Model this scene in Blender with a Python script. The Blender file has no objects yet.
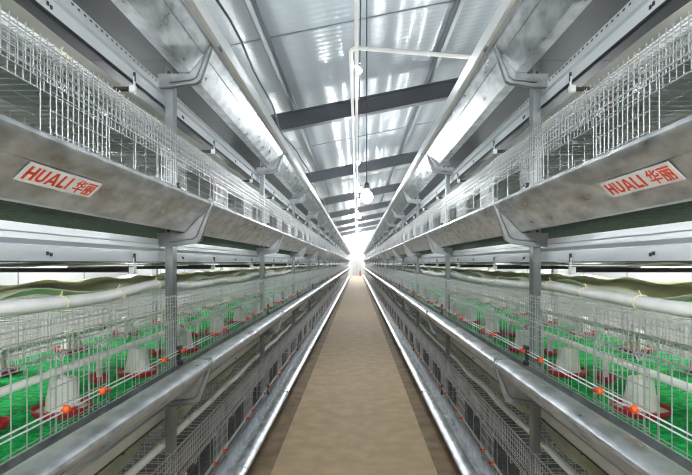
import bpy, math, random
from mathutils import Vector, Matrix
random.seed(7)
S = bpy.context.scene
COL = S.collection
PX = 243.0                      # picture pixels per metre in the plane of the first posts (2 m ahead)
BAY = 1.95
EYE = 1.2
Z0 = [EYE + k / PX for k in (-256, -99, 60, 218)]      # feed trough lips, four tiers
NB = 22
ORD = ['zeroth', 'first', 'second', 'third', 'fourth', 'fifth', 'sixth', 'seventh', 'eighth', 'ninth', 'tenth', 'eleventh', 'twelfth',
       'thirteenth', 'fourteenth', 'fifteenth', 'sixteenth', 'seventeenth', 'eighteenth', 'nineteenth', 'twentieth', 'twenty-first',
       'twenty-second', 'twenty-third', 'twenty-fourth', 'twenty-fifth', 'twenty-sixth', 'twenty-seventh', 'twenty-eighth', 'twenty-ninth', 'thirtieth']
SIDE = {-1: 'left', 1: 'right'}
TIER = ['bottom', 'second', 'third', 'top']

# ------------------------------------------------------------------ materials
def mat(name, color, rough=.5, metal=0.0, emit=None, spec=None, noise=None, bump=None, vary_rough=0.0, alpha_trans=0.0):
    m = bpy.data.materials.new(name); m.use_nodes = True
    nt = m.node_tree; b = nt.nodes['Principled BSDF']
    b.inputs['Base Color'].default_value = (*color, 1)
    b.inputs['Roughness'].default_value = rough
    b.inputs['Metallic'].default_value = metal
    if spec is not None: b.inputs['Specular IOR Level'].default_value = spec
    if emit:
        b.inputs['Emission Color'].default_value = (*emit[0], 1); b.inputs['Emission Strength'].default_value = emit[1]
    if alpha_trans: b.inputs['Transmission Weight'].default_value = alpha_trans
    tc = nt.nodes.new('ShaderNodeTexCoord')
    if noise:
        sc, amt, stretch, detail = noise
        mp = nt.nodes.new('ShaderNodeMapping'); mp.inputs['Scale'].default_value = stretch
        n = nt.nodes.new('ShaderNodeTexNoise'); n.inputs['Scale'].default_value = sc; n.inputs['Detail'].default_value = detail
        nt.links.new(tc.outputs['Object'], mp.inputs['Vector']); nt.links.new(mp.outputs['Vector'], n.inputs['Vector'])
        r = nt.nodes.new('ShaderNodeValToRGB')
        r.color_ramp.elements[0].position = .36; r.color_ramp.elements[1].position = .64
        r.color_ramp.elements[0].color = (*[c * (1 - amt) for c in color], 1)
        r.color_ramp.elements[1].color = (*[min(1, c * (1 + amt)) for c in color], 1)
        nt.links.new(n.outputs['Fac'], r.inputs['Fac']); nt.links.new(r.outputs['Color'], b.inputs['Base Color'])
        if vary_rough:
            mr = nt.nodes.new('ShaderNodeMapRange')
            mr.inputs['From Min'].default_value = .3; mr.inputs['From Max'].default_value = .7
            mr.inputs['To Min'].default_value = rough - vary_rough; mr.inputs['To Max'].default_value = rough + vary_rough
            nt.links.new(n.outputs['Fac'], mr.inputs['Value']); nt.links.new(mr.outputs['Result'], b.inputs['Roughness'])
    if bump:
        sc, strength, dist, stretch = bump
        mp = nt.nodes.new('ShaderNodeMapping'); mp.inputs['Scale'].default_value = stretch
        n = nt.nodes.new('ShaderNodeTexNoise'); n.inputs['Scale'].default_value = sc; n.inputs['Detail'].default_value = 3
        bp = nt.nodes.new('ShaderNodeBump'); bp.inputs['Strength'].default_value = strength; bp.inputs['Distance'].default_value = dist
        nt.links.new(tc.outputs['Object'], mp.inputs['Vector']); nt.links.new(mp.outputs['Vector'], n.inputs['Vector'])
        nt.links.new(n.outputs['Fac'], bp.inputs['Height']); nt.links.new(bp.outputs['Normal'], b.inputs['Normal'])
    return m

M = {}
M['galv'] = mat('galvanized sheet', (.64, .665, .69), .37, .95, noise=(26, .24, (1, .45, .8), 12), vary_rough=.11, bump=(7, .05, .02, (1, .5, 1)))
M['plate'] = mat('dull steel plate', (.085, .095, .10), .5, .5, noise=(6, .2, (1, .4, 1), 4))
M['post'] = mat('galvanized post steel', (.27, .29, .30), .42, .85, noise=(14, .25, (1, 1, .4), 4), vary_rough=.08)
M['bracket'] = mat('bracket steel', (.36, .38, .39), .42, .85, noise=(14, .2, (1, 1, 1), 4))
M['wire'] = mat('zinc wire', (.60, .61, .62), .40, .8)
M['rod'] = mat('bright rod', (.85, .85, .86), .35, .4)
M['channel'] = mat('pale coated channel', (.66, .70, .73), .36, .45, noise=(3, .05, (1, .3, 1), 3))
M['rail'] = mat('pale rail', (.80, .82, .83), .35, .35)
M['black'] = mat('black plastic', (.018, .020, .022), .45)
M['darksteel'] = mat('navy painted steel', (.016, .021, .032), .45, noise=(3, .3, (1, 1, 1), 3))
M['purlin'] = mat('purlin steel', (.22, .25, .27), .4, .6)
M['orange'] = mat('orange plastic', (.86, .12, .012), .4)
M['red'] = mat('red plastic', (.42, .012, .02), .35)
M['redpaint'] = mat('red paint', (.6, .01, .015), .3)
M['hopper'] = mat('milky white plastic', (.80, .78, .73), .4)
M['netshade'] = mat('shaded green plastic net', (.004, .045, .020), .7, spec=.15, noise=(55, .9, (1, 1, 1), 3), bump=(90, .8, .012, (1, 1, 1)))  # darker copy of the green net, its underside shade put into the colour
M['netgrey'] = mat('grey floor mesh', (.07, .075, .075), .5, .3, noise=(50, .5, (1, 1, 1), 3), bump=(60, .8, .012, (1, 1, 1)))
M['feed'] = mat('feed grain', (.62, .53, .38), .9, noise=(160, .35, (1, 1, 1), 2), bump=(180, .5, .004, (1, 1, 1)))
M['net'] = mat('green plastic net', (.004, .40, .085), .8, spec=.15, noise=(46, .42, (1, 1, 1), 3), bump=(60, .8, .012, (1, 1, 1)))
M['pipe'] = mat('white PVC', (.80, .79, .75), .35)
M['curtain'] = mat('white plastic film', (.93, .94, .93), .4, noise=(12, .06, (1, 1, 1), 3))
M['belt'] = mat('olive belt', (.72, .74, .54), .5, noise=(5, .12, (1, 1, 1), 3))
M['beltlight'] = mat('pale grey belt', (.50, .51, .46), .5, noise=(4, .08, (1, .6, 1), 3))
M['tie'] = mat('yellow tie', (.80, .72, .38), .5)
M['label'] = mat('label film', (.72, .72, .74), .5)
M['ink'] = mat('label ink', (.66, .06, .012), .5)
M['wall'] = mat('white wall panel', (.56, .58, .59), .5)
M['door'] = mat('grey door', (.40, .43, .45), .5)
M['glow'] = mat('daylit glazing', (1, 1, 1), .5, emit=((1, 1, 1), 7))
M['bulb'] = mat('bulb glass lit', (1, 1, 1), .4, emit=((.95, .98, 1.0), 300))
M['bulbbig'] = mat('large bulb glass lit', (1, 1, 1), .4, emit=((.95, .98, 1.0), 60))
M['screen'] = mat('extinguisher valve', (.1, .1, .1), .4, .6)

def floor_material():
    m = mat('concrete floor', (.62, .45, .265), .7, noise=(8, .10, (1, 1, 1), 10), bump=(30, .25, .01, (1, 1, 1)))
    return m
M['floor'] = floor_material()

def ceiling_material():
    m = bpy.data.materials.new('glossy ceiling film'); m.use_nodes = True
    nt = m.node_tree; b = nt.nodes['Principled BSDF']
    b.inputs['Base Color'].default_value = (.40, .46, .49, 1); b.inputs['Roughness'].default_value = .25
    b.inputs['Metallic'].default_value = .2
    tc = nt.nodes.new('ShaderNodeTexCoord')
    w1 = nt.nodes.new('ShaderNodeTexWave'); w1.wave_type = 'BANDS'; w1.bands_direction = 'Y'; w1.inputs['Scale'].default_value = 2.6
    w1.inputs['Distortion'].default_value = 2.0; w1.inputs['Detail'].default_value = 2
    w2 = nt.nodes.new('ShaderNodeTexWave'); w2.wave_type = 'BANDS'; w2.bands_direction = 'X'; w2.inputs['Scale'].default_value = .85
    w2.inputs['Distortion'].default_value = .3
    for w in (w1, w2): nt.links.new(tc.outputs['Object'], w.inputs['Vector'])
    b1 = nt.nodes.new('ShaderNodeBump'); b1.inputs['Strength'].default_value = .16; b1.inputs['Distance'].default_value = .012
    b2 = nt.nodes.new('ShaderNodeBump'); b2.inputs['Strength'].default_value = .5; b2.inputs['Distance'].default_value = .03
    nt.links.new(w1.outputs['Fac'], b1.inputs['Height']); nt.links.new(w2.outputs['Fac'], b2.inputs['Height'])
    nt.links.new(b1.outputs['Normal'], b2.inputs['Normal']); nt.links.new(b2.outputs['Normal'], b.inputs['Normal'])
    return m
M['ceiling'] = ceiling_material()

# ------------------------------------------------------------------ mesh builder
class MB:
    def __init__(s): s.v = []; s.f = []
    def add(s, vs, fs):
        o = len(s.v); s.v += [tuple(p) for p in vs]; s.f += [tuple(i + o for i in f) for f in fs]
    def box(s, x0, x1, y0, y1, z0, z1):
        x0, x1 = min(x0, x1), max(x0, x1); y0, y1 = min(y0, y1), max(y0, y1); z0, z1 = min(z0, z1), max(z0, z1)
        s.add([(x0, y0, z0), (x1, y0, z0), (x1, y1, z0), (x0, y1, z0), (x0, y0, z1), (x1, y0, z1), (x1, y1, z1), (x0, y1, z1)],
              [(3, 2, 1, 0), (4, 5, 6, 7), (0, 1, 5, 4), (1, 2, 6, 5), (2, 3, 7, 6), (3, 0, 4, 7)])
    def tube(s, pts, r, n=4, flat=None):
        pts = [Vector(p) for p in pts]; rings = []
        for i, p in enumerate(pts):
            d = (pts[min(i + 1, len(pts) - 1)] - pts[max(i - 1, 0)]).normalized()
            up = Vector((0, 0, 1)) if abs(d.z) < .9 else Vector((0, 1, 0))
            a = d.cross(up).normalized(); b = a.cross(d).normalized()
            ra, rb = (r, r) if flat is None else flat
            rings.append([p + a * ra * math.cos(2 * math.pi * (k + .5) / n) + b * rb * math.sin(2 * math.pi * (k + .5) / n) for k in range(n)])
        vs = [q for R in rings for q in R]; fs = []
        for i in range(len(pts) - 1):
            for k in range(n):
                k2 = (k + 1) % n
                fs.append((i * n + k, i * n + k2, (i + 1) * n + k2, (i + 1) * n + k))
        fs.append(tuple(range(n - 1, -1, -1))); fs.append(tuple((len(pts) - 1) * n + k for k in range(n)))
        s.add(vs, fs)
    def prism(s, prof, y0, y1):                        # closed outline in (x, z), swept along y
        n = len(prof)
        vs = [(x, y0, z) for x, z in prof] + [(x, y1, z) for x, z in prof]
        fs = [(i, (i + 1) % n, n + (i + 1) % n, n + i) for i in range(n)]
        fs += [tuple(range(n - 1, -1, -1)), tuple(range(n, 2 * n))]
        s.add(vs, fs)
    def lathe(s, prof, c=(0, 0, 0), n=20, caps=True):
        vs = [(c[0] + r * math.cos(2 * math.pi * k / n), c[1] + r * math.sin(2 * math.pi * k / n), c[2] + z) for r, z in prof for k in range(n)]
        fs = [(i * n + k, i * n + (k + 1) % n, (i + 1) * n + (k + 1) % n, (i + 1) * n + k) for i in range(len(prof) - 1) for k in range(n)]
        if caps: fs += [tuple(range(n - 1, -1, -1)), tuple((len(prof) - 1) * n + k for k in range(n))]
        s.add(vs, fs)
    def grid(s, fn, nu, nv):
        vs = [fn(i / nu, j / nv) for j in range(nv + 1) for i in range(nu + 1)]
        fs = [(j * (nu + 1) + i, j * (nu + 1) + i + 1, (j + 1) * (nu + 1) + i + 1, (j + 1) * (nu + 1) + i) for j in range(nv) for i in range(nu)]
        s.add(vs, fs)
    def build(s, name, m, parent=None, smooth=False, recalc=True):
        me = bpy.data.meshes.new(name); me.from_pydata(s.v, [], s.f); me.materials.append(m)
        if recalc:
            import bmesh
            bm = bmesh.new(); bm.from_mesh(me); bmesh.ops.recalc_face_normals(bm, faces=bm.faces); bm.to_mesh(me); bm.free()
        if smooth:
            for p in me.polygons: p.use_smooth = True
        o = bpy.data.objects.new(name, me); COL.objects.link(o)
        if parent: o.parent = parent
        return o

def tag(o, label=None, cat=None, group=None, kind=None):
    if label: o['label'] = label
    if cat: o['category'] = cat
    if group: o['group'] = group
    if kind: o['kind'] = kind
    return o
def empty(name, loc=(0, 0, 0)):
    o = bpy.data.objects.new(name, None); COL.objects.link(o); o.location = loc; o.empty_display_size = .05
    return o
def copy_tree(src, parent=None):
    c = src.copy(); COL.objects.link(c)
    if parent: c.parent = parent
    for ch in src.children: copy_tree(ch, c)
    return c
class Proto:
    def __init__(s, root): s.root = root; s.used = False
    def put(s, loc, label, cat, group=None, rz=None):
        o = s.root if not s.used else copy_tree(s.root)
        s.used = True; o.location = loc
        if rz is not None: o.rotation_euler.z = rz
        return tag(o, label, cat, group)
def smooth_by_angle(o, ang=35):
    o.data.polygons.foreach_set('use_smooth', [True] * len(o.data.polygons))
    try: o.data.set_sharp_from_angle(angle=math.radians(ang))
    except Exception: pass
    return o
def struct(o): o['kind'] = 'structure'; return o

# ------------------------------------------------------------------ the house
WX, YB, YE = 3.3, -6.0, 46.0
ZC, SL = 4.22, .20
mb = MB(); mb.box(-WX, WX, YB, YE, -.12, 0); struct(mb.build('floor', M['floor']))
M['edge'] = mat('floor edge painted shade', (.30, .21, .125), .75, noise=(6, .25, (1, 1, 1), 6))  # darker strips paint the trough overhang's shade onto the floor edges
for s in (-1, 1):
    mb = MB(); mb.box(s * .475, s * .80, YB, YE - .2, 0, .003); struct(mb.build('trim_floor_edge_shade_' + SIDE[s], M['edge']))
def cz(x): return ZC + SL * x
mb = MB(); mb.prism([(-WX, cz(-WX)), (WX, cz(WX)), (WX, cz(WX) + .08), (-WX, cz(-WX) + .08)], YB, YE); struct(mb.build('ceiling', M['ceiling']))
for s in (-1, 1):
    mb = MB(); mb.box(s * WX, s * (WX + .1), YB, YE, 0, cz(s * WX)); w = struct(mb.build('wall_' + SIDE[s], M['wall']))
    mb = MB()
    y = YB + .4
    while y < YE: mb.box(s * (WX - .004), s * WX, y, y + .012, .02, cz(s * WX) - .02); y += 1.15
    struct(mb.build('trim_seam_' + SIDE[s], M['purlin']))
mb = MB(); mb.prism([(-WX, 0), (WX, 0), (WX, cz(WX)), (-WX, cz(-WX))], YE, YE + .1); struct(mb.build('wall_end', M['wall']))
d = mb = MB(); mb.box(-.42, .42, YE - .05, YE, 0, 1.95); dd = struct(mb.build('door_1', M['door']))
mb = MB(); mb.box(-.012, .012, YE - .056, YE - .05, .02, 1.93); mb.build('door_gap', M['black'], dd)
mb = MB(); mb.box(-.55, .55, YE - .04, YE, 2.1, 3.75); wi = struct(mb.build('window_1', M['glow']))
mb = MB()
for x in (-.58, .55): mb.box(x, x + .03, YE - .07, YE, 2.07, 3.78)
for z in (2.07, 3.75): mb.box(-.58, .58, YE - .07, YE, z, z + .03)
mb.build('window_frame', M['rail'], wi)

# roof steel
BEAMS = [8.5 + 5.5 * k for k in range(-1, 7)]
for i, y in enumerate(BEAMS):
    mb = MB()
    h, w, tw, tf = .30, .16, .02, .022
    for (za, zb, yw) in ((0, tf, w), (tf, h - tf, tw), (h - tf, h, w)):
        prof = [(-WX, cz(-WX) - .46 + za), (WX, cz(WX) - .46 + za), (WX, cz(WX) - .46 + zb), (-WX, cz(-WX) - .46 + zb)]
        mb.prism(prof, y - yw / 2, y + yw / 2)
    struct(mb.build('roof_beam', M['darksteel']))
for k, x in enumerate((-2.95, -1.09, 1.27, 2.95)):
    mb = MB(); zt = cz(x)
    mb.box(x - .03, x + .03, YB, YE, zt - .165, zt - .155); mb.box(x - .03, x - .022, YB, YE, zt - .165, zt - .01); mb.box(x - .03, x + .03, YB, YE, zt - .02, zt - .005)
    struct(mb.build('roof_purlin', M['purlin']))
for k in range(-1, 8):
    y = 6.05 + 5.6 * k
    mb = MB(); mb.prism([(-WX, cz(-WX) - .012), (WX, cz(WX) - .012), (WX, cz(WX)), (-WX, cz(-WX))], y - .018, y + .018)
    struct(mb.build('trim_ceiling_seam', M['purlin']))

# ------------------------------------------------------------------ cage row pieces
p = lambda k: k / PX
def sx(s, prof): return [(s * a, z) for a, z in prof]

def make_post(s):
    mb = MB()
    a0, a1 = p(184) - .0155, p(184) + .0155
    prof = [(a0, 0), (a1, 0), (a1, .045), (a1 - .004, .045), (a1 - .004, .004), (a0 + .004, .004), (a0 + .004, .045), (a0, .045)]
    top = Z0[3] - .06
    n = len(prof)
    vs = [(s * a, y, z) for z in (0.0, top) for a, y in prof]
    fs = [(i, (i + 1) % n, n + (i + 1) % n, n + i) for i in range(n)] + [tuple(range(n)), tuple(range(n, 2 * n))]
    mb.add(vs, fs)
    o = mb.build('steel_post', M['post'])
    mb = MB(); mb.box(s * (a0 - .025), s * (a1 + .025), -.02, .065, 0, .006); mb.build('base_plate', M['post'], o)
    for t in (1, 2, 3):
        for dz in (-.135,):
            mb = MB(); mb.lathe([(.007, 0), (.007, .006), (.004, .008)], n=6); q = mb.build('bolt', M['black'], o)
            q.rotation_euler = (math.radians(90), 0, 0); q.location = (s * p(184), -.001, Z0[t] + dz + .02)
    return o

def trough_profile(t):
    if t == 0: return [(a - 9 if a < 160 and z > -12 else a - 5 if a < 169 else a, z) for a, z in trough_profile(1)]
    b = 162 if t == 3 else 167
    c = (140.9 + (b - 141) * .32)
    return [(141, -3.4), (140.3, -1.6), (140.9, .2), (143.4, 1.8), (148.5, 3.1), (154.5, 3.5), (157.5, 2.8), (158.6, .8), (158.6, -1.4),
            (157.6, -1.4), (157.2, .9), (154, 2.2), (148.5, 1.8), (143.9, .6), (142.3, -.8), (142.4, -2.8),
            (b + 1, -26.3), (172.4, -26.3), (172.4, -1), (173.8, -1), (173.8, -28.4), (b, -28.4),
            (c + 1.0, -11.6), (c - .1, -11.5), (c - .7, -10.6)]

TROUGH_L = BAY - .012
def make_trough(s, t):
    mb = MB(); mb.prism([(s * p(a), p(z)) for a, z in trough_profile(t)], 0, TROUGH_L)
    o = mb.build('feed_trough', M['galv']); smooth_by_angle(o, 28)
    # bracket that carries the far end of the segment on the post
    b = 162 if t == 3 else 167
    outer = [(140.2, 4), (140.0, -4), (151, -37.5), (156, -40.5), (180, -44), (194, -44)]
    inner = [(194, -30), (b, -30), (140.9, -4.2), (141, 1), (142.6, 3.4)]
    if t == 0: outer = [(a - 9 if a < 156 else a, z if z > -40 else z + 6) for a, z in outer]; inner = [(a - 9 if a < 150 else a - 5 if a < 170 else a, z) for a, z in inner]
    k = MB(); y0 = TROUGH_L - .002
    k.prism([(s * p(a), p(z)) for a, z in outer + inner], y0, y0 + .004)
    for (a1, z1), (a2, z2) in zip(outer[1:-1], outer[2:]):
        k.add([(s * p(a1), y0 - .012, p(z1)), (s * p(a2), y0 - .012, p(z2)), (s * p(a2), y0 + .012, p(z2)), (s * p(a1), y0 + .012, p(z1)),
               (s * p(a1 + .6), y0 - .012, p(z1 + .9)), (s * p(a2 + .3), y0 - .012, p(z2 + 1)), (s * p(a2 + .3), y0 + .012, p(z2 + 1)), (s * p(a1 + .6), y0 + .012, p(z1 + .9))],
              [(0, 1, 2, 3), (7, 6, 5, 4), (0, 4, 5, 1), (2, 6, 7, 3), (1, 5, 6, 2), (0, 3, 7, 4)])
    bead = [(144.5, -8), (155.5, -33.5), (159, -35.8), (182, -39)]
    br = k.build('trough_bracket', M['bracket'], o)
    g = MB(); g.tube([(s * p(a), y0 - .003, p(z)) for a, z in bead], .0035, 6); g.build('pressed_bead', M['post'], br)
    c = MB(); c.box(s * p(140.5 - 9 * (t == 0)), s * p(143.5 - 9 * (t == 0)), y0 - .006, y0 + .010, p(1.5), p(4.2)); c.build('joint_clip', M['post'], br)
    return o

DOORC = (.57, 1.22, 1.87)       # centres of the doubled wire zones within a bay
WIRE_R = .0013
def make_front(s, t, rods, light):
    root = empty('cage_grille')
    af, ab = p(172), p(172) + .040
    zt, zs, zb = p(66), p(43), p(-1)
    X = lambda a: s * a
    wm = M['wire']
    g = MB()                                            # fixed frame grid
    for z in (zs, zs + .012, zs + .034, zs + .058, zt - .010):
        g.tube([(X(af), 0, z), (X(af), BAY, z)], .0018, 4)
    for z in (zt - .004, zt - .03, zt - .055): g.tube([(X(ab), 0, z), (X(ab), BAY, z)], .0018, 4)
    g.tube([(X(ab), 0, zs - .004), (X(ab), BAY, zs - .004)], .0018, 4)
    g.tube([(X(af), 0, zb), (X(af), BAY, zb)], .002, 4)
    g.tube([(X(af + .006), 0, zb + .008), (X(af + .006), BAY, zb + .008)], .0016, 4)
    l = MB()                                            # toothed top ledge
    y = .0125
    while y < BAY:
        l.tube([(X(af), y, zs - .002), (X(af), y, zt), (X(ab), y, zt - .002), (X(ab), y, zs - .006)], WIRE_R, 4)
        l.tube([(X(af), y, zt - .001), (X(af), y, zt + .007)], WIRE_R, 4)
        y += .025
    l.build('ledge_mesh', wm, root)
    for c in DOORC:
        d = MB(); a0, a1 = c - .128, min(c + .128, BAY + .04)
        y = a0; k = 0
        while y <= a1 + 1e-6:
            d.tube([(X(af - .004), y, zb + .004), (X(af - .004), y, zs + .006)], WIRE_R, 4)
            y += .0232; k += 1
        for z in (4, 15, 27, 38):
            d.tube([(X(af - .004), a0, p(z)), (X(af - .004), a1, p(z))], .0016, 4)
        dr = d.build('wire_door', wm, root)
        if light < 5:
            for yy in (a0 + .03, a1 - .03, a1 + .10):
                h = MB(); pts = [(X(af - .004 - .012 * math.sin(q)), yy + .012 * math.cos(q) + .0025 * q, zs + .004 + .010 * math.sin(2 * q)) for q in [i * .7 for i in range(10)]]
                h.tube(pts, .0016, 4); h.build('hinge_loop', M['wire'], dr)
    o0 = g                                            # sparse uprights between the doors
    for c in (.235, .895, 1.545):
        for dy in (-.17, .0, .17): o0.tube([(X(af + .002), c + dy, zb), (X(af + .002), c + dy, zs)], WIRE_R, 4)
    if t == 1:
        for y in [i * .05 + .02 for i in range(39)]: o0.tube([(X(af + .002), y, zb), (X(af + .002), y, zs)], WIRE_R, 4)
    g.build('front_grid', wm, root)
    if rods:
        for z in (13.5, 10.6):
            r = MB(); r.tube([(X(af - .008), 0, p(z)), (X(af - .008), BAY, p(z))], .0021, 5); r.build('adjuster_rod', M['rod'], root)
        for y in (.43, .60, 1.14, 1.31, 1.74, 1.935):
            n = MB(); n.lathe([(.0075, -.008), (.0105, -.004), (.0105, .004), (.0075, .008)], n=8)
            q = n.build('adjuster_knob', M['orange'], root, True); q.rotation_euler = (0, math.radians(90), 0); q.location = (X(af - .012), y, p(12))
            if light < 3:
                n = MB(); n.box(-.003, .003, -.010, .010, -.004, .004); e = n.build('knob_tail', M['red'], q); e.location = (0.002, .016, -.010 * s)
    lt = MB()
    lt.box(X(af - .012), X(af - .002), BAY - .050, BAY - .036, p(2), p(17)); lt.box(X(af - .016), X(af - .004), BAY - .056, BAY - .022, p(-1), p(3)); lt.box(X(af - .016), X(af - .004), BAY - .060, BAY - .028, p(15), p(18))
    lt.build('latch', M['black'], root)
    return root

def make_cage_body(s, t):
    """floor net, roof grid, middle, side and back grids of one bay"""
    root = empty('brooder_cage' if t < 3 else 'floor_net_tray')
    ai, ao, am = p(172) + .03, 1.60, 1.165
    zf = -.053
    f = MB(); f.box(s * (ai - .02), s * ao, 0.002, BAY - .002, zf - .012, zf); f.build('floor_net', M[('netgrey', 'net', 'netshade', 'plate')[t]], root)
    if t == 3: return root
    r = MB()
    y = .02
    while y < BAY: r.tube([(s * ai, y, p(66)), (s * ao, y, p(66))], .0013, 4); y += .048
    for i in range(10):
        a = ai + (ao - ai) * i / 9; r.tube([(s * a, 0, p(66) + .003), (s * a, BAY, p(66) + .003)], .0015, 4)
    r.build('roof_mesh', M['wire'], root)
    m = MB()
    y = .03
    while y < BAY: m.tube([(s * am, y, zf), (s * am, y, p(66))], .0013, 4); y += .075
    for i in range(5): z = zf + (p(66) - zf) * (i + .5) / 5; m.tube([(s * am, 0, z), (s * am, BAY, z)], .0014, 4)
    m.build('middle_mesh', M['wire'], root)
    b = MB()
    y = .03
    while y < BAY: b.tube([(s * ao, y, zf), (s * ao, y, p(66))], .0014, 4); y += .04
    for i in range(6): z = zf + (p(66) - zf) * (i + .5) / 6; b.tube([(s * ao, 0, z), (s * ao, BAY, z)], .0016, 4)
    b.build('back_mesh', M['wire'], root)
    e = MB()
    a = ai + .01
    while a < ao: e.tube([(s * a, BAY - .01, zf), (s * a, BAY - .01, p(64))], .0014, 4); a += .05
    for i in range(7): z = zf + (p(64) - zf) * (i + .5) / 7; e.tube([(s * ai, BAY - .012, z), (s * ao, BAY - .012, z)], .0014, 4)
    e.build('side_mesh', M['wire'], root)
    return root

Y1 = 2.0
FLOORC = ('grey', 'green', 'shaded green')
posts = {s: Proto(make_post(s)) for s in (-1, 1)}
for s in (-1, 1):
    for n in range(1, NB + 1):
        posts[s].put((0, Y1 + BAY * (n - 1), 0), f'galvanized steel post of the {SIDE[s]} cage row, {ORD[n]} from the camera', 'post', 'steel posts of the cage rows')
# rear posts of the double cage
def make_back_post(s):
    mb = MB(); mb.box(s * 1.615, s * 1.65, 0, .04, 0, Z0[3] - .06); o = mb.build('rear_post', M['post'])
    b = MB(); b.box(s * 1.60, s * 1.665, -.02, .06, 0, .006); b.build('base_plate', M['post'], o); return o
for s in (-1, 1):
    pr = Proto(make_back_post(s))
    for n in range(1, 9):
        pr.put((0, Y1 + BAY * (n - 1), 0), f'steel post at the far side of the {SIDE[s]} cages, {ORD[n]} from the camera', 'post', 'rear posts of the cage rows')

for s in (-1, 1):
    for t in range(4):
        pr = Proto(make_trough(s, t))
        for b in range(NB):
            lab = f'galvanized feed trough on the {TIER[t]} tier of the {SIDE[s]} row, {ORD[b + 1]} from the camera'
            if t == 2 and b == 0: lab = f'galvanized feed trough with the red and white maker label, {SIDE[s]} row'
            o = pr.put((0, Y1 + BAY * (b - 1), Z0[t]), lab, 'trough', f'feed troughs on the {TIER[t]} tier')
    pr = Proto(make_cage_body(s, 3))
    for b in range(12):
        pr.put((0, Y1 + BAY * (b - 1), Z0[3]), f'grey floor plate of the top tier cage, {SIDE[s]} row, {ORD[b + 1]} bay', 'cage floor', 'top tier cage floors')
    for t in range(3):
        protos = {}
        for b in range(NB):
            lv = 0 if b < 3 else 3 if b < 6 else 5
            if lv not in protos: protos[lv] = Proto(make_front(s, t, t < 2, lv))
            protos[lv].put((0, Y1 + BAY * (b - 1), Z0[t]), f'wire cage front, {TIER[t]} tier of the {SIDE[s]} row, {ORD[b + 1]} bay', 'cage front', f'wire cage fronts on the {TIER[t]} tier')
        pr = Proto(make_cage_body(s, t))
        for b in range(12):
            pr.put((0, Y1 + BAY * (b - 1), Z0[t]), f'wire cage with {FLOORC[t]} floor, {TIER[t]} tier, {SIDE[s]} row, {ORD[b + 1]} bay', 'cage', f'wire cages on the {TIER[t]} tier')

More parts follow.
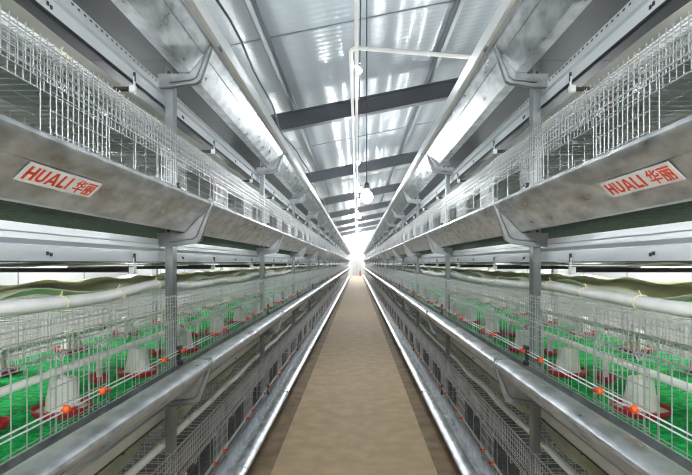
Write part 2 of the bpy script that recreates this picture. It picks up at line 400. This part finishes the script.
# ------------------------------------------------------------------ belts, channels, cross bars
YS, YF = .05, Y1 + BAY * (NB - 1)
for s in (-1, 1):
    for t in (1, 2, 3):
        zb = Z0[t] - p(60)                              # level of the lower edge of the channel
        aw = .795
        prof = [(aw, .098), (aw, .078), (aw - .004, .074), (aw - .004, .060), (aw + .012, .048), (aw + .012, .046), (aw - .006, .044), (aw - .006, .006),
                (aw + .006, .006), (aw + .006, .009), (aw - .002, .011), (aw - .002, .040), (aw + .016, .043), (aw + .016, .050), (aw, .062), (aw, .072), (aw + .004, .077), (aw + .004, .098)]
        mb = MB(); mb.prism([(s * a, zb + z) for a, z in prof], YS, YF)
        ch = mb.build('belt_channel', M['channel'])
        tag(ch, f'pale folded steel belt channel under the {TIER[t]} tier of the {SIDE[s]} row', 'channel', 'belt channels')
        e = MB(); e.box(s * (aw - .009), s * (aw + .004), YS, YF, zb + .001, zb + .0055); e.build('rubber_edge', M['black'], ch)
        e = MB()
        for k in range(140):
            e.box(s * (aw - .0006), s * (aw + .001), .9 + .032 * k, .912 + .032 * k, zb + .085, zb + .091)
        if t == 3: e.build('slotted_edging', M['black'], ch)
        for k in range(8):
            for dy in (0, .014):
                e = MB(); e.box(s * (aw - .009), s * (aw - .006), 1.26 + dy + .975 * k, 1.268 + dy + .975 * k, zb + .020 - dy * .2, zb + .030 - dy * .2); e.build('bolt', M['black'], ch)
        # plough of the belt at each post
        for n in range(1, 5):
            y = Y1 + BAY * (n - 1)
            g = MB(); g.prism([(s * (aw - .012), zb + .072), (s * (aw + .03), zb + .085), (s * (aw + .06), zb + .068), (s * (aw + .03), zb + .05)], y + .05, y + .17)
            tag(g.build('belt_scraper', M['black']), f'black belt scraper behind the {ORD[n]} post, under the {TIER[t]} tier, {SIDE[s]} row', 'scraper', 'belt scrapers')
        root = MB(); root.tube([(s * (aw - .004 + (.03 if t == 1 else 0)), 0, 0), (s * 1.60, 0, 0)], .0085, 8)
        bar = root.build('cross_bar', M['black'])
        c = MB(); c.box(s * (aw - .014), s * (aw - .010), -.005, .005, -.014, .045); c.box(s * (aw - .016), s * (aw + .004), -.008, .008, -.011, .012)
        if t > 1:
            c.build('bar_clip', M['rail'], bar)
            c = MB(); c.box(s * (aw - .016), s * (aw - .009), -.004, .004, .028, .060); c.build('clip_pin', M['black'], bar)
        bp = Proto(bar)
        for k in range(10):
            bp.put((0, 1.745 + .975 * (k - 1), zb - .026), f'dark cross bar under the {TIER[t]} tier belt, {SIDE[s]} row, {ORD[k + 1]} from the camera', 'bar', 'belt cross bars')
        # upper run of the manure belt lying on the bars
        ph = random.random() * 6
        def wav(y, a, A, ph): return A * (math.sin(y * 8.3 + ph + a * 4) * .6 + math.sin(y * 13.7 + 1.3 * ph - a * 7) * .4)
        mb = MB(); L = 24.0
        mb.grid(lambda u, v: (s * (.835 + .74 * u), YS + v * L, zb - .010 + .006 + wav(v * L, u, .006, ph)), 6, 320)
        o = mb.build('manure_belt', M['beltlight'] if t == 3 else M['belt'], None, True)
        o.modifiers.new('sheet', 'SOLIDIFY').thickness = .0015
        tag(o, f'thin wavy manure belt on cross bars under the {TIER[t]} tier, {SIDE[s]} row', 'belt', 'manure belts')
        # return run lying slack on the cage roof below
        zr = Z0[t - 1] + p(66)
        mb = MB()
        mb.grid(lambda u, v: (s * (.84 + .72 * u + .012 * math.sin(v * L * 6 + ph)), YS + v * L, zr + .048 - .012 * u + wav(v * L, u * 2.4, .026, ph + 2)), 9, 420)
        o = mb.build('return_belt', M['beltlight'] if t == 3 else M['belt'], None, True)
        o.modifiers.new('sheet', 'SOLIDIFY').thickness = .002
        tag(o, f'slack wavy return belt lying over the {TIER[t - 1]} tier cages of the {SIDE[s]} row', 'belt', 'slack return belts')
        # rolled white film along the front edge
        pts = []
        y = YS
        while y < 24:
            lift = max(0, math.sin((y - 1.35) * 2 * math.pi / 1.95 - .4)) ** 3 * (.016 if t > 1 else .003)
            pts.append((s * (.785 + lift * 1.2 + .004 * math.sin(y * 9)), y, zr + .030 + lift + .003 * math.sin(y * 7 + ph))); y += .06
        mb = MB(); mb.tube(pts, .02, 10, flat=(.022, .0185) if t > 1 else (.015, .015))
        o = mb.build('rolled_film', M['curtain'], None, True)
        tag(o, f'rolled white plastic film tied along the {TIER[t - 1]} tier roof, {SIDE[s]} row', 'plastic roll', 'rolled plastic films')
        for k in range(9):
            yy = .98 + .33 * k; pt = min(pts, key=lambda q: abs(q[1] - yy))
            q = MB(); q.tube([(pt[0] + .0235 * math.cos(a), yy, pt[2] + .020 * math.sin(a)) for a in [i * math.pi / 6 for i in range(13)]], .0016, 4)
            q.tube([(pt[0], yy, pt[2] + .019), (pt[0] - s * .004, yy + .004, pt[2] + .033)], .0016, 4)
            q.build('zip_tie', M['tie'], o)
    # guard rail in front of the top troughs
    zb = EYE + p(216)
    a = p(131)
    mb = MB(); mb.prism([(s * q, zb + z) for q, z in [(a, 0), (a + .012, -.006), (a + .03, -.006), (a + .03, 0), (a + .012, .002), (a + .004, .006), (a + .004, .055), (a + .03, .06), (a + .03, .064), (a, .062)]], YS, YF)
    o = mb.build('guide_rail', M['rail']); tag(o, f'long pale guide rail along the top feed troughs of the {SIDE[s]} row', 'rail', 'guide rails')
    for n in range(1, 9):
        y = Y1 + BAY * (n - 1)
        b = MB(); b.box(s * (a + .004), s * p(143), y - .012, y + .012, zb + .004, zb + .010); b.box(s * (a + .002), s * (a + .01), y - .02, y + .02, zb - .012, zb + .02)
        b.build('rail_bracket', M['post'], o)

# ------------------------------------------------------------------ things inside the second tier cages
ZF = Z0[1] - .053
def make_feeder():
    root = empty('chick_feeder')
    m = MB(); m.lathe([(.082, .0), (.092, .006), (.098, .026), (.095, .027), (.088, .010), (.06, .008)], n=28, caps=False); m.lathe([(.082, 0), (.001, 0)], n=28, caps=False)
    m.build('pan', M['red'], root, True, False)
    m = MB(); m.lathe([(.0895, .014), (.07, .017), (.045, .022), (.001, .024)], n=28, caps=False); m.build('feed', M['feed'], root, True)
    m = MB(); m.lathe([(.057, .014), (.055, .022), (.0515, .060), (.0508, .063), (.049, .064), (.0425, .112), (.040, .115), (.036, .113), (.030, .113), (.028, .117), (.004, .118)], n=28)
    h = m.build('hopper', M['hopper'], root); smooth_by_angle(h, 40)
    m = MB(); m.lathe([(.009, .117), (.009, .125), (.004, .127)], n=10); m.build('hopper_knob', M['hopper'], h)
    return root
def make_cup():
    root = empty('drinker_cup')
    m = MB(); m.lathe([(.012, .006), (.03, .012), (.038, .034), (.036, .034), (.028, .014), (.002, .010)], n=18, caps=False); m.lathe([(.012, .006), (.001, .006)], n=18, caps=False)
    m.build('cup', M['red'], root, True, False)
    m = MB(); m.lathe([(.0075, .016), (.0095, .03), (.0095, .078), (.012, .08), (.012, .095)], n=12); m.build('nipple', M['hopper'], root, True)
    return root
fr = make_feeder(); fr.scale = (.86, .86, .94)
fp, cp = Proto(fr), Proto(make_cup())
FY = [.98, 1.49, 2.0, 2.53, 3.13] + [3.73 + .6 * k for k in range(14)]
CY = [1.30, 1.83, 2.36, 2.95] + [3.5 + .6 * k for k in range(10)]
for s in (-1, 1):
    for row, (ax, ac, name) in enumerate(((.885, .955, 'front'), (1.47, 1.385, 'far'))):
        for k, y in enumerate(FY[:19 if row == 0 else 12]):
            fp.put((s * ax, y, ZF), f'white chick feeder on red pan, {name} line, {SIDE[s]} cages, {ORD[k + 1]} from camera', 'chick feeder', 'chick feeders on the green floor', rz=random.random() * 6)
        for k, y in enumerate(CY[:14 if row == 0 else 9]):
            cp.put((s * ac, y, ZF + .004), f'red drinker cup under pipe, {name} line, {SIDE[s]} cages, {ORD[k + 1]} from camera', 'drinker cup', 'red drinker cups')
        mb = MB(); mb.tube([(s * ac, YS, ZF + .108), (s * ac, 20, ZF + .108)], .0125, 12)
        o = mb.build('water_pipe', M['pipe'], None, True); tag(o, f'white water pipe over the red cups, {name} line of the {SIDE[s]} cages', 'pipe', 'cage water pipes')
        for k in range(8):
            c = MB(); c.tube([(s * ac, .7 + BAY * k, ZF + .108), (s * ac, .73 + BAY * k, ZF + .108)], .017, 12); c.build('pipe_coupling', M['red'] if k % 2 else M['pipe'], o)

# ------------------------------------------------------------------ the printed labels on the nearest third tier troughs
def text_mesh(body, size, offset=0.0):
    cu = bpy.data.curves.new('lettering', 'FONT'); cu.body = body; cu.size = size; cu.offset = offset; cu.extrude = .0004; cu.resolution_u = 4
    o = bpy.data.objects.new('lettering', cu); COL.objects.link(o)
    bpy.context.view_layer.update()
    me = bpy.data.meshes.new_from_object(o.evaluated_get(bpy.context.evaluated_depsgraph_get()))
    bpy.data.objects.remove(o); return me
for s in (-1, 1):
    tr = [o for o in bpy.data.objects if o.get('label') == f'galvanized feed trough with the red and white maker label, {SIDE[s]} row'][0]
    t0, t1 = .345, .67
    P = lambda t: Vector((s * p(141 + 26 * t - .25), 0, p(-3.4 - 25 * t - .25)))
    lo, hi = P(t1), P(t0)
    Yd = Vector((0, -s, 0))
    up = (hi - lo); H = up.length; up.normalize()
    nrm = Yd.cross(up).normalized()
    L = .268
    ystart = .892 if s < 0 else .886 + L                # local y inside the segment, where the reading starts
    org = lo + Vector((0, ystart, 0)) + nrm * .0005
    R = Matrix((Yd, up, nrm)).transposed().to_4x4(); R.translation = org
    mb = MB(); mb.box(0, L, 0, H, 0, .0006); lab = mb.build('maker_label', M['label'], tr); lab.matrix_local = R
    lab['label'] = 'silver label with red lettering'
    def put(body, x0, x1, y0, y1, off):
        me = text_mesh(body, .05, off)
        xs = [v.co.x for v in me.vertices]; ys = [v.co.y for v in me.vertices]
        ax, bx, ay, by = min(xs), max(xs), min(ys), max(ys)
        for v in me.vertices:
            v.co.x = x0 + (v.co.x - ax) / (bx - ax) * (x1 - x0); v.co.y = y0 + (v.co.y - ay) / (by - ay) * (y1 - y0); v.co.z += .0010
        me.materials.clear(); me.materials.append(M['ink'])
        o = bpy.data.objects.new('lettering', me); COL.objects.link(o); o.parent = lab
    ya, yb = H * .15, H * .85; hh = yb - ya; w = .0085
    def letter(polys):
        mb = MB()
        for poly in polys:
            n = len(poly); o = len(mb.v)
            mb.v += [(x, y, .0008) for x, y in poly] + [(x, y, .0012) for x, y in poly]
            mb.f += [tuple(o + n + i for i in range(n)), tuple(o + i for i in range(n - 1, -1, -1))] + [(o + i, o + (i + 1) % n, o + n + (i + 1) % n, o + n + i) for i in range(n)]
        mb.build('lettering', M['ink'], lab)
    bar = lambda x0, x1, y0, y1: [(x0, y0), (x1, y0), (x1, y1), (x0, y1)]
    x = .012; letter([bar(x, x + w, ya, yb), bar(x + .021, x + .021 + w, ya, yb), bar(x, x + .021 + w, ya + hh * .42, ya + hh * .62)])
    x = .047; uw = .029
    arc = lambda r, k: [(x + uw / 2 + r * math.cos(math.pi + math.pi * i / 10), ya + uw / 2 * k + r * k * math.sin(math.pi + math.pi * i / 10)) for i in range(11)]
    letter([[(x, yb)] + arc(uw / 2, .75) + [(x + uw, yb), (x + uw - w, yb)] + arc(uw / 2 - w, .75)[::-1] + [(x + w, yb)]])
    x = .080; aw_ = .036
    letter([[(x, ya), (x + w, ya), (x + aw_ / 2 + .001, yb - hh * .12), (x + aw_ / 2 + .005, yb), (x + aw_ / 2 - .005, yb)], [(x + aw_, ya), (x + aw_ - w, ya), (x + aw_ / 2 - .001, yb - hh * .12), (x + aw_ / 2 - .005, yb), (x + aw_ / 2 + .005, yb)], bar(x + .008, x + aw_ - .008, ya + hh * .20, ya + hh * .38)])
    x = .121; letter([bar(x, x + w, ya, yb), bar(x, x + .024, ya, ya + hh * .2)])
    x = .1495; letter([bar(x, x + w, ya, yb)])
    put('\u534e\u4e3d', .176, .256, H * .10, H * .90, .0007)

# ------------------------------------------------------------------ pipes, cables and lamps under the roof
mb = MB(); mb.tube([(.012, 3.2, 3.2), (.012, 44, 3.2)], .018, 14); o = mb.build('overhead_pipe', M['pipe'], None, True)
tag(o, 'straight white overhead pipe running down the middle of the aisle', 'pipe')
c = MB(); c.tube([(.012, 3.2, 3.2), (.012, 3.62, 3.2)], .022, 14); c.build('pipe_coupling', M['black'], o)
pts = [(-.042, 44, 3.20), (-.042, 4.62, 3.20)] + [(-.042 + .07 * (1 - math.cos(a)), 4.62 - .10 * math.sin(a), 3.20) for a in [i * math.pi / 12 for i in range(1, 7)]] + [(.5, 4.52, 3.16), (1.42, 4.52, 3.085)]
mb = MB(); mb.tube(pts, .019, 14); o = mb.build('branch_pipe', M['pipe'], None, True)
tag(o, 'white overhead pipe that turns across the aisle to the right row', 'pipe')
for k in range(6):
    c = MB(); y = 6 + 5.5 * k; c.box(-.07, .05, y - .01, y + .01, 3.222, 3.232); c.box(-.012, -.002, y - .01, y + .01, 3.232, 3.9); c.build('pipe_hanger', M['purlin'], o)
mb = MB(); mb.tube([(.045, 3.0, 3.24), (.047, 20, 3.235), (.045, 44, 3.24)], .006, 6); tag(mb.build('lamp_cable', M['black'], None, True), 'thin dark cable strung beside the overhead pipes', 'cable')
pts = [(-.585 - .02 * math.sin(y * 1.9) - .012 * math.sin(y * 5), y, 2.30 + .012 * math.sin(y * 2.7)) for y in [1.2 + .2 * k for k in range(120)]]
mb = MB(); mb.tube(pts, .006, 6); tag(mb.build('slack_cable', M['black'], None, True), 'loose black cable hanging along the guide rail of the left row', 'cable')

def make_lamp(r, n=12, bm='bulb'):
    root = empty('bulb_lamp')
    m = MB()
    m.lathe([(.001, -r)] + [(r * math.cos(a), r * math.sin(a)) for a in [math.radians(d) for d in range(-75, 61, 15)]] + [(r * .36, r * 1.15), (r * .36, r * 1.3)], n=n)
    m.build('bulb', M[bm], root, True)
    m = MB(); m.lathe([(r * .4, r * 1.22), (r * .46, r * 1.5), (r * .40, r * 2.2), (r * .12, r * 2.5)], n=n); m.build('socket', M['black'], root, True)
    return root
ROW = Proto(make_lamp(.030))
for k in range(9):
    y = 5.18 + 4.8 * k
    o = ROW.put((.035, y, 3.25), f'small bright bulb beside the overhead pipe, {ORD[k + 1]} along the aisle', 'lamp', 'bulbs along the overhead pipe')
big = make_lamp(.062, 20, 'bulbbig')
tag(big, 'large glaring bulb hanging low on a black cable over the aisle', 'lamp'); big.location = (.117, 5.0, 1.88)
m = MB(); m.tube([(0, 0, .15), (0, 0, cz(.117) - 1.88)], .0065, 6); m.build('hanging_cable', M['black'], big)
HANG = Proto(make_lamp(.055))
spots = [(x, y) for x in (-2.45, 2.45) for y in (-1.2, 2.0, 5.2, 8.4, 12.0, 17, 24, 32)]  # side aisle bulbs added to brighten the cage interiors
for i, (x, y) in enumerate(spots):
    HANG.put((x, y, 1.75), f'added fill bulb in the side aisle behind the {"left" if x < 0 else "right"} cages, {ORD[i % 8 + 1]} along', 'lamp', 'added bulbs in the side aisles')
o = HANG.put((.1, -1.2, 1.75), 'added fill bulb over the aisle behind the camera', 'lamp')  # this and the next two are unseen bulbs added for frontal fill
o = HANG.put((-.1, -.45, 1.95), 'added fill bulb over the aisle just behind the camera', 'lamp')
o = HANG.put((.1, -4.5, 1.9), 'added fill bulb over the aisle far behind the camera', 'lamp')
for i, y in enumerate((12.0, 19.0, 26.0, 33.0, 40.0)):
    HANG.put((.1, y, 3.0), f'bulb hanging over the aisle beyond the large bulb, {ORD[i + 1]} in line', 'lamp', 'bulbs farther down the aisle')

for i, (x, y) in enumerate(((-.2, 44.6), (.2, 37.0))):  # oversized bulbs added to whiten the end wall
    o = HANG.put((x, y, 3.2), f'added bulb high over the far end of the aisle, {ORD[i + 1]} from the end wall', 'lamp', 'added bulbs at the end wall'); o.scale = (2.2, 2.2, 2.2)
# red extinguisher by the end of the aisle
e = empty('fire_extinguisher', (.30, 43.5, 0)); tag(e, 'red fire extinguisher standing at the far end of the aisle floor', 'fire extinguisher')
m = MB(); m.lathe([(.08, 0), (.085, .02), (.085, .40), (.06, .47), (.025, .50)], n=16); m.build('cylinder', M['redpaint'], e, True)
m = MB(); m.lathe([(.025, .50), (.025, .56), (.01, .57)], n=10); m.box(-.02, .10, -.01, .01, .56, .585); m.build('valve', M['screen'], e)

# ------------------------------------------------------------------ world, camera, view
w = bpy.data.worlds.new('World'); S.world = w; w.use_nodes = True
w.node_tree.nodes['Background'].inputs['Color'].default_value = (.85, .92, 1, 1)
w.node_tree.nodes['Background'].inputs['Strength'].default_value = 1.0
wv = w.node_tree.nodes.new('ShaderNodeVolumeScatter')        # thin haze added to imitate lens bloom down the aisle
wv.inputs['Color'].default_value = (.90, .95, 1, 1); wv.inputs['Density'].default_value = .0055; wv.inputs['Anisotropy'].default_value = .35
w.node_tree.links.new(wv.outputs['Volume'], w.node_tree.nodes['World Output'].inputs['Volume'])
cam = bpy.data.cameras.new('camera'); co = bpy.data.objects.new('camera', cam); COL.objects.link(co)
co.location = (.0165, 0, EYE); co.rotation_euler = (math.radians(90), 0, 0)
cam.sensor_width = 36; cam.sensor_fit = 'HORIZONTAL'; cam.lens = 36 * 486 / 692
cam.shift_x = -11 / 692; cam.shift_y = 25.5 / 692; cam.clip_start = .02; cam.clip_end = 200
S.camera = co
S.view_settings.view_transform = 'Standard'; S.view_settings.look = 'None'; S.view_settings.gamma = 1; S.view_settings.use_curve_mapping = False
S.view_settings.exposure = 1.35
S.cycles.use_denoising = True; S.cycles.volume_bounces = 1
S.cycles.denoising_input_passes = 'RGB_ALBEDO_NORMAL'; S.cycles.denoising_prefilter = 'ACCURATE'
S.cycles.filter_width = 1.15; S.cycles.max_bounces = 8; S.cycles.diffuse_bounces = 4; S.cycles.glossy_bounces = 4; S.cycles.sample_clamp_indirect = 6
